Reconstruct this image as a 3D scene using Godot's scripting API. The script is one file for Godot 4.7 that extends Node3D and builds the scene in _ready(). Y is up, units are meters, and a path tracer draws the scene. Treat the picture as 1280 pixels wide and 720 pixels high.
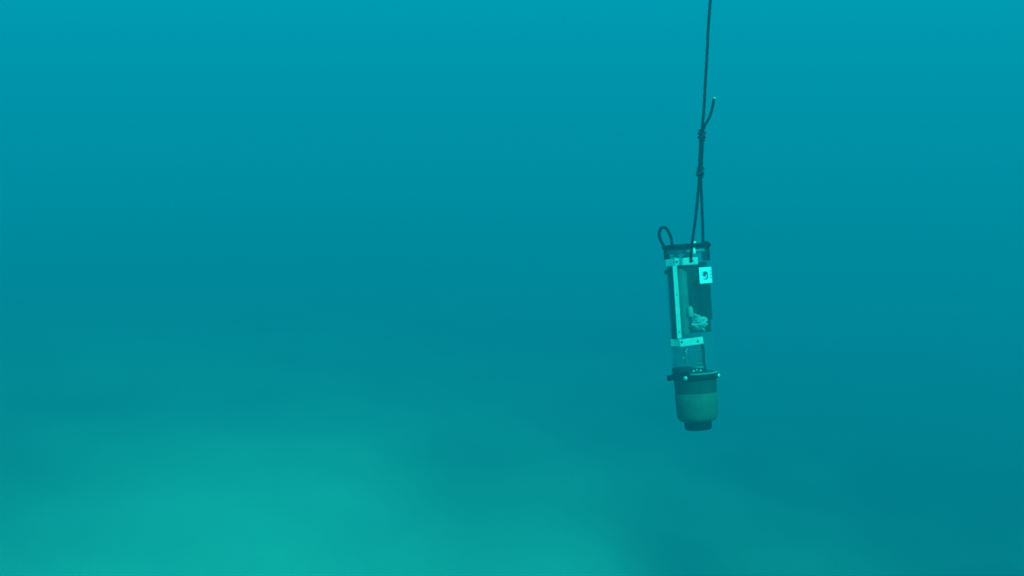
extends Node3D
# A clear-tubed underwater instrument hanging from a dark rope in hazy teal water above pale sand.

const FOV := 24.0
const PITCH := -9.0
const DEVICE_DEPTH := 2.2
const MPP := 0.0012991          # metres per photo unit at the instrument's distance

var cam: Camera3D
var M := {}
var used := {}
var group_no := 0


func _ready() -> void:
	# ---- camera, water light, sun, exposure -------------------------------------------------
	cam = Camera3D.new()
	cam.name = "camera"
	cam.fov = FOV
	cam.near = 0.05
	cam.far = 200.0
	cam.rotation_degrees = Vector3(PITCH, 0, 0)
	add_child(cam)
	cam.current = true
	var lens := CameraAttributesPhysical.new()
	lens.frustum_focal_length = 12.0 / tan(deg_to_rad(FOV / 2.0))
	lens.frustum_focus_distance = DEVICE_DEPTH * 1.02
	lens.frustum_near = 0.05
	lens.frustum_far = 200.0
	lens.exposure_aperture = 1.1
	cam.attributes = lens

	var env := Environment.new()
	env.background_mode = Environment.BG_SKY
	var sky := Sky.new()
	var sm := ProceduralSkyMaterial.new()
	sm.sky_top_color = Color(0.06, 0.83, 0.84)
	sm.sky_horizon_color = Color(0.06, 0.68, 0.70)
	sm.sky_curve = 0.2
	sm.ground_bottom_color = Color(0.0, 0.45, 0.50)
	sm.ground_horizon_color = Color(0.06, 0.68, 0.70)
	sm.sky_energy_multiplier = 0.5
	sky.sky_material = sm
	env.sky = sky
	env.tonemap_mode = Environment.TONE_MAPPER_LINEAR
	env.tonemap_exposure = 3.0
	env.sdfgi_enabled = true
	env.ssao_enabled = true
	env.ssil_enabled = true
	env.fog_enabled = true
	env.fog_mode = Environment.FOG_MODE_EXPONENTIAL
	env.fog_light_color = Color(0.0, 0.492, 0.615)
	env.fog_density = 0.162
	env.fog_sky_affect = 1.0
	var we := WorldEnvironment.new()
	we.name = "world_environment"
	we.environment = env
	add_child(we)

	var sun := DirectionalLight3D.new()
	sun.name = "sun"
	sun.light_color = Color(0.13, 1.0, 0.91)      # daylight after the red has gone into the water
	sun.light_energy = 1.3
	sun.light_angular_distance = 8.0
	sun.shadow_enabled = true
	add_child(sun)
	sun.look_at_from_position(Vector3(0.40, 0.67, 0.63), Vector3.ZERO, Vector3.UP)

	make_materials()
	build_seabed()
	build_instrument()
	build_rope()


# ---- helpers ---------------------------------------------------------------------------------

func numbered(called: String) -> String:
	used[called] = used.get(called, -1) + 1
	return called if used[called] == 0 else "%s_%03d" % [called, used[called]]


func thing(called: String, label: String, category: String, xf: Transform3D) -> Node3D:
	var o := Node3D.new()
	o.name = numbered(called)
	add_child(o)
	o.transform = xf
	o.set_meta("label", label)
	o.set_meta("category", category)
	return o


func obj(called: String, st: SurfaceTool, m: Material, parent: Node = self) -> MeshInstance3D:
	var o := MeshInstance3D.new()
	o.name = called
	st.generate_normals()
	o.mesh = st.commit()
	o.material_override = m
	parent.add_child(o, true)
	if o.name != called:                       # Godot makes a second «leg» «leg2»
		var n := 1
		while parent.has_node("%s_%03d" % [called, n]):
			n += 1
		o.name = "%s_%03d" % [called, n]
	return o


func begin() -> SurfaceTool:
	var st := SurfaceTool.new()
	st.begin(Mesh.PRIMITIVE_TRIANGLES)
	group_no = 0
	return st


func tri(st: SurfaceTool, a: Vector3, b: Vector3, c: Vector3, out: Vector3) -> void:
	var n := (c - a).cross(b - a)
	if n.length_squared() < 1e-16:
		return
	st.set_smooth_group(group_no)
	st.add_vertex(a)
	if n.dot(out) >= 0:
		st.add_vertex(b)
		st.add_vertex(c)
	else:
		st.add_vertex(c)
		st.add_vertex(b)


func quad(st: SurfaceTool, a: Vector3, b: Vector3, c: Vector3, d: Vector3, out: Vector3) -> void:
	tri(st, a, b, c, out)
	tri(st, a, c, d, out)


# A turned shape round the local y axis through centre; profile of (radius, height), each flat run its own smooth group when sharp.
func lathe(st: SurfaceTool, profile: Array, centre := Vector3.ZERO, segs := 40, sharp := false, basis := Basis.IDENTITY) -> void:
	group_no += 1
	for k in profile.size() - 1:
		var p: Vector2 = profile[k]
		var q: Vector2 = profile[k + 1]
		if sharp:
			group_no += 1
		var along := q - p
		var normal := Vector2(along.y, -along.x)          # outward when the profile is listed from bottom to top
		for i in segs:
			var a := TAU * i / segs
			var b := TAU * (i + 1) / segs
			var da := Vector3(sin(a), 0, cos(a))
			var db := Vector3(sin(b), 0, cos(b))
			var mid := (da + db).normalized() * normal.x + Vector3.UP * normal.y
			var v := [da * p.x + Vector3.UP * p.y, db * p.x + Vector3.UP * p.y, db * q.x + Vector3.UP * q.y, da * q.x + Vector3.UP * q.y]
			for j in 4:
				v[j] = centre + basis * v[j]
			quad(st, v[0], v[1], v[2], v[3], basis * mid)


# A box with chamfered edges.
func block(st: SurfaceTool, centre: Vector3, size: Vector3, bevel := 0.001, basis := Basis.IDENTITY) -> void:
	var h := size / 2.0
	bevel *= 0.64
	bevel = minf(bevel, minf(h.x, minf(h.y, h.z)) * 0.9)
	var corner := func(sx: int, sy: int, sz: int, axis: int) -> Vector3:
		var p := Vector3(sx * (h.x - bevel), sy * (h.y - bevel), sz * (h.z - bevel))
		p[axis] += bevel * [sx, sy, sz][axis]
		return centre + basis * p
	for axis in 3:
		for s in [-1, 1]:
			group_no += 1
			var c := []
			for w in [[-1, -1], [1, -1], [1, 1], [-1, 1]]:
				var g := [0, 0, 0]
				g[axis] = s
				g[(axis + 1) % 3] = w[0]
				g[(axis + 2) % 3] = w[1]
				c.append(corner.call(g[0], g[1], g[2], axis))
			var out := Vector3.ZERO
			out[axis] = s
			quad(st, c[0], c[1], c[2], c[3], basis * out)
	for axis in 3:
		var u := (axis + 1) % 3
		var w := (axis + 2) % 3
		for su in [-1, 1]:
			for sw in [-1, 1]:
				group_no += 1
				var g := [0, 0, 0]
				g[u] = su
				g[w] = sw
				var g2 := g.duplicate()
				g[axis] = -1
				g2[axis] = 1
				var out := Vector3.ZERO
				out[u] = su
				out[w] = sw
				quad(st, corner.call(g[0], g[1], g[2], u), corner.call(g2[0], g2[1], g2[2], u), corner.call(g2[0], g2[1], g2[2], w), corner.call(g[0], g[1], g[2], w), basis * out)
	for sx in [-1, 1]:
		for sy in [-1, 1]:
			for sz in [-1, 1]:
				group_no += 1
				tri(st, corner.call(sx, sy, sz, 0), corner.call(sx, sy, sz, 1), corner.call(sx, sy, sz, 2), basis * Vector3(sx, sy, sz))


func smooth_path(points: Array, steps := 8) -> PackedVector3Array:
	var out := PackedVector3Array()
	for i in points.size() - 1:
		var p0: Vector3 = points[maxi(i - 1, 0)]
		var p1: Vector3 = points[i]
		var p2: Vector3 = points[i + 1]
		var p3: Vector3 = points[mini(i + 2, points.size() - 1)]
		for k in steps:
			out.append(p1.cubic_interpolate(p2, p0, p3, float(k) / steps))
	out.append(points[-1])
	return out


# A swept cord; strands > 0 gives it the twisted lobes of laid rope.
func cord(st: SurfaceTool, path: PackedVector3Array, radius: float, segs := 10, strands := 0, lay := 0.0) -> void:
	group_no += 1
	var side := Vector3.RIGHT
	var rings := []
	var far := 0.0
	for i in path.size():
		var t := (path[mini(i + 1, path.size() - 1)] - path[maxi(i - 1, 0)]).normalized()
		side = (side - t * side.dot(t))
		side = side.normalized() if side.length() > 1e-4 else t.cross(Vector3.FORWARD).normalized()
		var up := t.cross(side)
		if i > 0:
			far += path[i].distance_to(path[i - 1])
		var ring := []
		for k in segs:
			var a := TAU * k / segs
			var r := radius
			if strands > 0:
				r *= 0.9 + 0.16 * absf(cos(0.5 * strands * (a - far / maxf(lay, 1e-4) * TAU)))
			ring.append(path[i] + (side * cos(a) + up * sin(a)) * r)
		rings.append(ring)
	for i in path.size() - 1:
		for k in segs:
			var l := (k + 1) % segs
			var out: Vector3 = rings[i][k] + rings[i][l] - path[i] * 2.0
			quad(st, rings[i][k], rings[i][l], rings[i + 1][l], rings[i + 1][k], out)
	for e in [0, path.size() - 1]:
		group_no += 1
		var inward := path[1] if e == 0 else path[e - 1]
		for k in segs:
			tri(st, path[e], rings[e][k], rings[e][(k + 1) % segs], path[e] - inward)


func mat(color: Color, rough := 0.7, metal := 0.0) -> StandardMaterial3D:      # color given as linear base colour
	var m := StandardMaterial3D.new()
	m.albedo_color = color.linear_to_srgb()
	m.roughness = rough
	m.metallic = metal
	m.metallic_specular = 0.5 if metal > 0.0 else 0.16      # plastics shine little in water
	return m


func noise_texture(freq: float, low: float, high: float, sd: int, size := 256) -> NoiseTexture2D:
	var t := NoiseTexture2D.new()
	var n := FastNoiseLite.new()
	n.seed = sd
	n.frequency = freq
	n.fractal_octaves = 5
	t.noise = n
	t.width = size
	t.height = size
	t.seamless = true
	var g := Gradient.new()
	g.set_color(0, Color(low, low, low))
	g.set_color(1, Color(high, high, high))
	t.color_ramp = g
	return t


func worn(m: StandardMaterial3D, sd: int, low: float, scale: float) -> StandardMaterial3D:
	m.albedo_texture = noise_texture(0.02, low, 1.0, sd)
	m.uv1_triplanar = true
	m.uv1_scale = Vector3.ONE * scale
	return m


func make_materials() -> void:
	M.black = worn(mat(Color(0.012, 0.014, 0.018), 0.75), 3, 0.6, 9.0)
	M.collar = worn(mat(Color(0.062, 0.075, 0.06), 0.6), 14, 0.8, 9.0)
	M.board = worn(mat(Color(0.05, 0.065, 0.055), 0.6), 12, 0.6, 9.0)
	M.rubber = worn(mat(Color(0.016, 0.02, 0.024), 0.8), 4, 0.6, 9.0)
	M.rope = worn(mat(Color(0.010, 0.012, 0.024), 0.9), 5, 0.5, 30.0)
	M.fleck = worn(mat(Color(0.6, 0.05, 0.09), 0.9), 6, 0.4, 30.0)
	M.white = worn(mat(Color(0.88, 0.88, 0.82), 0.45), 7, 0.9, 10.0)
	M.grey = worn(mat(Color(0.30, 0.31, 0.29), 0.6), 8, 0.7, 10.0)
	M.column = worn(mat(Color(0.30, 0.33, 0.31), 0.5), 15, 0.8, 10.0)
	M.bowl = worn(mat(Color(0.115, 0.13, 0.095), 0.6), 9, 0.85, 12.0)
	M.steel = mat(Color(0.75, 0.76, 0.76), 0.3, 0.5)
	M.rim = mat(Color(0.22, 0.24, 0.23), 0.35)
	M.bag = worn(mat(Color(0.74, 0.75, 0.70), 0.4), 11, 0.6, 60.0)
	M.pale = mat(Color(0.42, 0.43, 0.38), 0.6)
	var clear := StandardMaterial3D.new()
	clear.transparency = BaseMaterial3D.TRANSPARENCY_ALPHA
	clear.albedo_color = Color(0.55, 0.62, 0.62, 0.04)
	clear.roughness = 0.06
	clear.metallic_specular = 0.35
	M.clear = clear
	var smoky: StandardMaterial3D = clear.duplicate()
	smoky.albedo_color = Color(0.2, 0.28, 0.28, 0.10)
	M.smoky = smoky


# ---- the seabed ------------------------------------------------------------------------------

var dunes := FastNoiseLite.new()
var mottle := FastNoiseLite.new()


func bed_height(x: float, z: float) -> float:
	var y := -1.78 - 0.4 * tanh(0.3 * x) - 0.05 * maxf(0.0, -z - 6.0)
	y += 0.035 * dunes.get_noise_2d(x * 10.0, z * 10.0)
	y += 0.008 * dunes.get_noise_2d(x * 60.0 + 7.0, z * 60.0)
	return maxf(y, -6.0)


func build_seabed() -> void:
	dunes.seed = 21
	dunes.frequency = 0.03
	mottle.seed = 33
	mottle.frequency = 0.05
	mottle.fractal_octaves = 4
	var ticks := PackedFloat32Array()
	var n := 150
	for i in range(-n, n + 1):
		var t := float(i) / n
		ticks.append(signf(t) * (6.0 * absf(t) + 34.0 * pow(absf(t), 4.0)))
	var count := ticks.size()
	var st := SurfaceTool.new()
	st.begin(Mesh.PRIMITIVE_TRIANGLES)
	# where the sand lies bare (x, z, half-widths along x and z, weight); elsewhere it wears dark algal turf
	var bare := [[-0.94, -3.4, 1.1, 2.8, 0.95], [-1.6, -7.5, 2.2, 3.0, 0.2], [0.0, -6.2, 0.8, 2.2, 0.2], [0.24, -4.3, 0.36, 0.9, 0.42], [1.2, -4.9, 0.45, 0.7, 0.27], [-0.24, -5.9, 0.34, 0.75, -0.28], [0.62, -4.9, 0.2, 0.6, -0.15]]
	var sand := Color(0.62, 0.60, 0.42)
	var turf := Color(0.09, 0.115, 0.10)
	for iz in count:
		for ix in count:
			var x := ticks[ix]
			var z := ticks[iz] - 3.0
			var w := 0.0
			for b in bare:
				var d: float = Vector2((x - b[0]) / b[2], (z - b[1]) / b[3]).length()
				w += b[4] * exp(-d * d)
			w += 0.12 * mottle.get_noise_2d(x * 9.0, z * 9.0) + 0.10 * mottle.get_noise_2d(x * 34.0, z * 34.0)
			var c := turf.lerp(sand, clampf(w, 0.0, 1.0))
			st.set_color(c)
			st.add_vertex(Vector3(x, bed_height(x, z), z))
	for iz in count - 1:
		for ix in count - 1:
			var a := iz * count + ix
			for k in [a, a + 1, a + count + 1, a, a + count + 1, a + count]:
				st.add_index(k)
	st.generate_normals()
	var m := StandardMaterial3D.new()
	m.vertex_color_use_as_albedo = true
	m.roughness = 0.95
	m.albedo_texture = noise_texture(0.05, 0.86, 1.0, 40, 512)
	m.uv1_triplanar = true
	m.uv1_scale = Vector3.ONE * 0.9
	var o := MeshInstance3D.new()
	o.name = "seabed"
	o.mesh = st.commit()
	o.material_override = m
	o.set_meta("kind", "structure")
	o.set_meta("label", "pale sandy seabed with dark algal patches fading into the haze")
	add_child(o)


# ---- the instrument --------------------------------------------------------------------------

func at(px: float, py: float, depth: float) -> Vector3:        # a point of the photograph at a distance along the view
	var f := 360.0 / tan(deg_to_rad(FOV / 2.0))
	return cam.transform * Vector3((px - 640.0) * depth / f, (360.0 - py) * depth / f, -depth)


func L(u: float, v: float, w: float) -> Vector3:               # instrument units: right, up from the foot, towards the camera
	return Vector3(u, v, w) * MPP


func prof(points: Array) -> Array:
	var out := []
	for p in points:
		out.append(Vector2(p[0], p[1]) * MPP)
	return out


func disc_shell(called: String, points: Array, m: Material, parent: Node, centre := Vector3.ZERO, segs := 48, sharp := false) -> MeshInstance3D:
	var st := begin()
	lathe(st, prof(points), centre * MPP, segs, sharp)
	return obj(called, st, m, parent)


func bolt(azimuth: float, v: float, radius: float, m: Material, parent: Node) -> void:
	var out := Vector3(sin(azimuth), 0, cos(azimuth))
	var b := Basis(Vector3.UP.cross(out), out, Vector3.UP.cross(out).cross(out))
	var st := begin()
	lathe(st, prof([[0, -2.5], [1.5, -2.5], [1.5, 0], [2.5, 0.0], [2.7, 0.5], [2.6, 1.7], [2.0, 2.4], [0, 2.7]]), (out * radius + Vector3.UP * v) * MPP, 10, false, b)
	obj("bolt", st, m, parent)


func build_instrument() -> void:
	var basis := cam.transform.basis * Basis(Vector3.BACK, deg_to_rad(3.75)) * Basis(Vector3.UP, deg_to_rad(-8.0))
	var t := thing("underwater_instrument", "clear tubed underwater instrument with white clamp bars and dark cup base, hanging from the rope", "instrument", Transform3D(basis, at(873, 537, DEVICE_DEPTH)))

	# foot, cup and flange
	disc_shell("foot", [[0, 0], [14.5, 0], [16.5, 1.2], [17, 3], [17, 11.5], [0, 11.5]], M.black, t)
	disc_shell("cup", [[0, 10.5], [18.6, 10.6], [22.2, 11.9], [24.6, 15], [25.7, 20], [26, 28], [26.2, 46.5], [0, 46.5]], M.bowl, t)
	disc_shell("collar", [[0, 46], [25.6, 46], [25.9, 47], [26.4, 62], [27.2, 64], [0, 64]], M.collar, t)
	disc_shell("flange", [[20, 63.6], [28, 63.6], [29.6, 64.4], [30, 66], [30, 69], [29.4, 70], [20, 70]], M.rubber, t)
	disc_shell("rim", [[24.5, 69.8], [28.6, 69.8], [29.2, 70.4], [29.2, 71.4], [28.6, 72], [24.5, 72]], M.rim, t)
	for k in 4:
		var az := deg_to_rad(-21.0 + 90.0 * k)
		bolt(az, 67.0, 30.5, M.steel if k < 2 else M.black, t)
	var st := begin()
	block(st, L(-31.5, 66.5, 4), Vector3(6, 7, 8) * MPP, 0.002)
	obj("lug", st, M.black, t)

	st = begin()
	block(st, L(-16, 69.5, 21.5), Vector3(25, 10, 6) * MPP, 0.003, Basis(Vector3.UP, deg_to_rad(-38)))
	obj("latch", st, M.black, t)

	# outer clear tube with its wall thickness, open ended
	disc_shell("tube", [[27.6, 72], [29.0, 72], [29.0, 229], [27.6, 229], [27.6, 72]], M.clear, t, Vector3.ZERO, 64, true)

	# top cap: thin plate, plug below it, ears
	disc_shell("top_cap", [[0, 227], [29.6, 227], [30.2, 228], [30.2, 231], [29.6, 232], [0, 232]], M.black, t)
	disc_shell("cap_plug", [[0, 221], [25.4, 221], [26.2, 222], [26.2, 227], [0, 227]], M.grey, t)
	st = begin()
	block(st, L(23, 222, 10), Vector3(10, 24, 7) * MPP, 0.003)
	obj("bracket", st, M.black, t)
	st = begin()
	block(st, L(-25, 221, 6), Vector3(7, 14, 7) * MPP, 0.003)
	obj("bracket", st, M.rubber, t)
	st = begin()
	lathe(st, prof([[0, 232], [3.6, 232], [3.6, 234], [2.2, 234.6], [0, 234.8]]), L(9, 0, 20), 12)
	obj("vent_plug", st, M.white, t)
	st = begin()
	lathe(st, prof([[0, 218], [2.4, 219], [3.0, 222], [2.0, 226.5], [0, 227]]), L(8.5, 0, 25.6), 12)
	obj("connector", st, M.white, t)
	st = begin()
	lathe(st, prof([[0, 213], [4.0, 213], [4.0, 217], [2.6, 218.5], [2.6, 221], [0, 221]]), L(-14, 0, 14), 12)
	obj("connector", st, M.pale, t)
	st = begin()
	lathe(st, prof([[0, 211], [6, 211], [7, 214], [4, 219], [0, 221]]), L(1, 0, 12), 12)
	obj("connector", st, M.pale, t)

	# small cable loop on the left of the cap
	st = begin()
	cord(st, smooth_path([L(-27, 230, 4), L(-31.5, 240, 5), L(-32.5, 248, 6), L(-29, 254.5, 7), L(-24, 254, 7), L(-20.5, 248, 6), L(-18, 240, 5), L(-17.6, 230, 4)], 8), 1.9 * MPP, 10)
	obj("cable_loop", st, M.black, t)

	# the inner housing behind the white bars
	disc_shell("inner_tube", [[18.8, 78], [20, 78], [20, 211], [18.8, 211], [18.8, 78]], M.smoky, t, Vector3(-7.4, 0, 0), 48, true)
	disc_shell("inner_end_cap", [[0, 72], [19.6, 72], [20.4, 73], [20.4, 77.4], [19.6, 78.4], [0, 78.4]], M.rubber, t, Vector3(-7.4, 0, 0))
	disc_shell("battery_column", [[0, 119], [7.2, 119], [8, 120], [8, 206], [7.2, 207], [0, 207]], M.column, t, Vector3(-9.5, 0, 8), 24)
	st = begin()
	block(st, L(6, 165, -4), Vector3(36, 88, 2.5) * MPP, 0.001)
	obj("circuit_board", st, M.board, t)
	disc_shell("pressure_housing", [[0, 136], [8.5, 136], [10, 138], [10, 184], [8.5, 186], [0, 186]], M.black, t, Vector3(16.5, 0, 2), 28)
	st = begin()
	block(st, L(-22.5, 160, -2), Vector3(6, 92, 5) * MPP, 0.002)
	obj("spine", st, M.rubber, t)
	st = begin()
	block(st, L(-25.5, 199, 8), Vector3(7, 5, 8) * MPP, 0.002)
	obj("clip", st, M.black, t)
	st = begin()
	block(st, L(-21, 77.8, 14), Vector3(13, 3.2, 4) * MPP, 0.002)
	obj("clip", st, M.black, t)

	# white clamp bars, each in two pieces, and the rail between them
	for v in [210.5, 111.0]:
		st = begin()
		var roll := Basis(Vector3.BACK, deg_to_rad(4.5 if v < 150.0 else -0.5))
		block(st, L(-1.4, v, 20.2), Vector3(29, 9.2, 4) * MPP, 0.0012, roll)
		var bar := obj("clamp_bar", st, M.white, t)
		st = begin()
		block(st, L(-20.2, v - 0.4, 16.4), Vector3(14.5, 9.0, 3) * MPP, 0.0012, Basis(Vector3.UP, deg_to_rad(-35)))
		obj("end_piece", st, M.white, bar)
		for u in [-13.0, 6.5]:
			st = begin()
			lathe(st, prof([[0, 0], [1.3, 0], [1.1, 0.6], [0, 0.7]]), L(u, v + 0.3, 22.1), 8, false, Basis(Vector3.RIGHT, PI / 2))
			obj("screw", st, M.black, bar)
	st = begin()
	block(st, L(-15.6, 161.0, 20.6), Vector3(5.4, 90, 3) * MPP, 0.001)
	var rail := obj("rail", st, M.white, t)
	for v in [124.0, 170.0]:
		st = begin()
		lathe(st, prof([[0, 0], [0.8, 0], [0.7, 0.4], [0, 0.45]]), L(-15.4, v, 22.0), 8, false, Basis(Vector3.RIGHT, PI / 2))
		obj("screw", st, M.black, rail)

	# label wrapped round the outside of the tube
	var a0 := deg_to_rad(28.0)
	var a1 := deg_to_rad(88.0)
	var r := 29.35 * MPP
	var ls := SurfaceTool.new()
	ls.begin(Mesh.PRIMITIVE_TRIANGLES)
	var steps := 14
	for i in steps + 1:
		for j in 2:
			var a := lerpf(a0, a1, float(i) / steps)
			ls.set_uv(Vector2(float(i) / steps, 1.0 - j))
			ls.set_normal(Vector3(sin(a), 0, cos(a)))
			ls.add_vertex(Vector3(sin(a) * r, (182.0 + 20.0 * j) * MPP, cos(a) * r))
	for i in steps:
		for k in [0, 1, 3, 0, 3, 2]:
			ls.add_index(i * 2 + k)
	var lab := MeshInstance3D.new()
	lab.name = "sticker"
	lab.mesh = ls.commit()
	var lm := StandardMaterial3D.new()
	lm.albedo_texture = sticker_print()
	lm.roughness = 0.5
	lab.material_override = lm
	lab.set_meta("label", "white sticker with round dark emblem and small print")
	t.add_child(lab)

	# crumpled bag and a pale vial inside
	st = begin()
	crumple(st)
	var bag := obj("crumpled_bag", st, M.bag, t)
	bag.set_meta("label", "crumpled pale plastic bag inside the tube")
	st = begin()
	lathe(st, prof([[0, -7], [3.4, -6.8], [4.2, -5], [4.2, 4], [3.2, 6.4], [0, 7]]), L(-0.5, 148, 14), 14, false, Basis(Vector3.BACK, deg_to_rad(6)))
	obj("vial", st, M.pale, t)

	# cable and small fittings in the clear lower bay
	st = begin()
	cord(st, smooth_path([L(11.5, 108, 8), L(12.6, 98, 9), L(12, 86, 9), L(13, 72, 9)], 6), 1.9 * MPP, 8)
	obj("cable", st, M.rubber, t)
	st = begin()
	var turns := []
	for k in 27:
		var a := TAU * k / 9.0
		turns.append(L(3.0 + cos(a) * (9.0 - 0.12 * k), 77.5 + 0.28 * k + 0.8 * sin(a * 0.6), 9.0 + sin(a) * 8.0))
	cord(st, smooth_path(turns, 4), 0.8 * MPP, 8)
	obj("coiled_wire", st, M.grey, t)
	st = begin()
	lathe(st, prof([[0, 84], [1.6, 84], [1.6, 95], [2.6, 96], [2.6, 101], [0, 102]]), L(-9.5, 0, 10), 12)
	obj("drain_valve", st, M.pale, t)
	for f in [[-9.0, 99.0, 16.0, 1.9], [-7.6, 101.5, 16.4, 1.5], [-12.6, 91.5, 15.0, 1.6], [4.6, 105.0, 15.0, 1.5], [-1.0, 74.8, 24.0, 1.6], [3.0, 76.0, 23.0, 1.4], [7.5, 75.0, 22.0, 1.6]]:
		st = begin()
		lathe(st, prof([[0, -f[3]], [f[3] * 0.75, -f[3] * 0.7], [f[3], 0], [f[3] * 0.7, f[3] * 0.75], [0, f[3]]]), L(f[0], f[1], f[2]), 8)
		obj("fitting", st, M.steel, t)


func crumple(st: SurfaceTool) -> void:
	var n := FastNoiseLite.new()
	n.seed = 5
	n.frequency = 0.9
	group_no += 1
	var rows := 12
	var cols := 18
	var p := func(i: int, j: int) -> Vector3:
		var a := TAU * (j % cols) / cols
		var b := PI * i / rows - PI / 2
		var d := Vector3(cos(b) * cos(a), sin(b), cos(b) * sin(a))
		var k := 1.0 + 0.9 * n.get_noise_3dv(d * 1.6) + 0.7 * n.get_noise_3dv(d * 4.0)
		return L(9.5, 134.0, 15.0) + Basis(Vector3.BACK, 0.18) * (d * Vector3(10.0, 7.2, 5.0) * k) * MPP
	for i in rows:
		for j in cols:
			group_no += 1
			var c := L(9.5, 134.0, 15.0)
			quad(st, p.call(i, j), p.call(i, j + 1), p.call(i + 1, j + 1), p.call(i + 1, j), p.call(i, j) + p.call(i + 1, j + 1) - c * 2.0)


func sticker_print() -> ImageTexture:
	var w := 384
	var h := 256
	var im := Image.create(w, h, false, Image.FORMAT_RGB8)
	im.fill(Color(0.93, 0.94, 0.93))
	var ink := Color(0.10, 0.22, 0.32)
	var cx := 112.0
	var cy := 132.0
	for y in h:
		for x in w:
			var d := Vector2((x - cx) / 72.0, (y - cy) / 66.0)
			var rr := d.length()
			var a := atan2(d.y, d.x)
			if rr < 1.0 and not (Vector2(d.x + 0.12, d.y + 0.1).length() > 0.55 and Vector2(d.x + 0.2, d.y - 0.05).length() < 0.74) and absf(d.y - 0.15 + d.x * 0.4) > 0.09:
				im.set_pixel(x, y, ink)
	for row in [[64, 18, [[0, 10], [16, 8], [30, 14], [52, 10]]], [112, 22, [[0, 16], [24, 10], [42, 14], [64, 8]]], [160, 18, [[0, 8], [14, 14], [36, 10], [54, 12]]]]:
		for mark in row[2]:
			im.fill_rect(Rect2i(238 + mark[0], row[0], mark[1], row[1]), ink)
			im.fill_rect(Rect2i(241 + mark[0], row[0] + 5, maxi(mark[1] - 6, 2), row[1] / 4), Color(0.93, 0.94, 0.93))
	return ImageTexture.create_from_image(im)


# ---- the rope --------------------------------------------------------------------------------

func build_rope() -> void:
	var root := at(878, 303, DEVICE_DEPTH - 0.019)
	var t := thing("rope", "dark rope with two knots and a loose pale-tipped tail, from which the instrument hangs", "rope", Transform3D(Basis.IDENTITY, root))
	var r := 1.8 * MPP
	var d := DEVICE_DEPTH - 0.019
	var pts := func(list: Array) -> Array:
		var out := []
		for p in list:
			out.append(at(p[0], p[1], d + p[2] * 0.64) - root)
		return out
	# the line: through both knots and up to the surface
	var line: Array = pts.call([[877.0, 166.0, 0.0], [879.5, 142.0, 0.0], [881.3, 110.0, 0.0], [884.2, 60.0, 0.0], [888.3, -4.0, 0.0]])
	var top: Vector3 = line[-1]
	line.append(top + Vector3(0.02, 0.35, 0.02))
	line.append(top + Vector3(0.05, 1.0, 0.05))
	line.append(top + Vector3(0.08, 2.2, 0.08))
	var st := begin()
	cord(st, smooth_path(line, 40), r, 12, 3, 0.032)
	obj("line", st, M.rope, t)
	# tag end with its pale sealed tip
	st = begin()
	cord(st, smooth_path(pts.call([[877.5, 168.0, -0.01], [881.0, 157.0, -0.012], [886.5, 147.5, -0.01], [889.8, 137.0, -0.006], [892.6, 123.5, 0.0]]), 14), r * 0.95, 12, 3, 0.032)
	var tag := obj("tag_end", st, M.rope, t)
	st = begin()
	cord(st, smooth_path(pts.call([[892.5, 124.0, 0.0], [893.0, 121.5, 0.0]]), 3), r * 0.9, 10)
	obj("sealed_tip", st, M.white, tag)
	# doubled part between the knots
	for s in [-1.0, 1.0]:
		st = begin()
		cord(st, smooth_path(pts.call([[876.8 + s * 1.3, 172.0, s * 0.004], [876.6 + s * 1.2, 186.0, -s * 0.003], [875.8 + s * 1.3, 200.0, s * 0.003], [875.3 + s * 1.2, 214.0, s * 0.003]]), 12), r, 12, 3, 0.032)
		obj("doubled_strand", st, M.rope, t)
	# bridle legs: one passes in front of the cap to the upper bar, one goes to the cap's edge
	st = begin()
	cord(st, smooth_path(pts.call([[874.4, 214.0, 0.0], [873.4, 232.0, 0.0], [870.0, 268.0, -0.03], [865.4, 303.0, -0.052], [863.2, 328.5, -0.05]]), 16), r, 12, 3, 0.032)
	obj("bridle_leg", st, M.rope, t)
	st = begin()
	cord(st, smooth_path(pts.call([[876.0, 214.0, 0.0], [876.3, 232.0, 0.0], [877.8, 268.0, -0.005], [879.0, 306.0, -0.01]]), 16), r, 12, 3, 0.032)
	obj("bridle_leg", st, M.rope, t)
	# knots: turns of the same rope drawn tight round the line
	for k in [[877.0, 169.5, 5], [875.0, 215.0, 6]]:
		var c: Vector3 = at(k[0], k[1], d) - root
		st = begin()
		var turn := []
		var n: int = 10 * k[2] / 2
		for i in n + 1:
			var a := TAU * i / 10.0
			var v := (float(i) / n - 0.5) * (9.5 if k[2] == 5 else 12.0) * MPP
			turn.append(c + Vector3(cos(a) * (3.0 + 0.6 * sin(a * 0.37 + k[2])) * MPP, v + sin(a + k[2]) * 1.6 * MPP, sin(a) * (3.0 + 0.5 * cos(a * 0.53)) * MPP))
		cord(st, smooth_path(turn, 3), r * 0.92, 10, 3, 0.02)
		var knot := obj("knot", st, M.rope, t)
		st = begin()
		cord(st, smooth_path([c + L(-4.4, -2.5, 2.0), c + L(-1.2, -1.4, 5.6), c + L(1.8, 2.0, 5.4), c + L(4.2, 4.2, 2.0)], 8), r * 0.8, 10, 3, 0.02)
		obj("red_turn", st, M.fleck, knot)
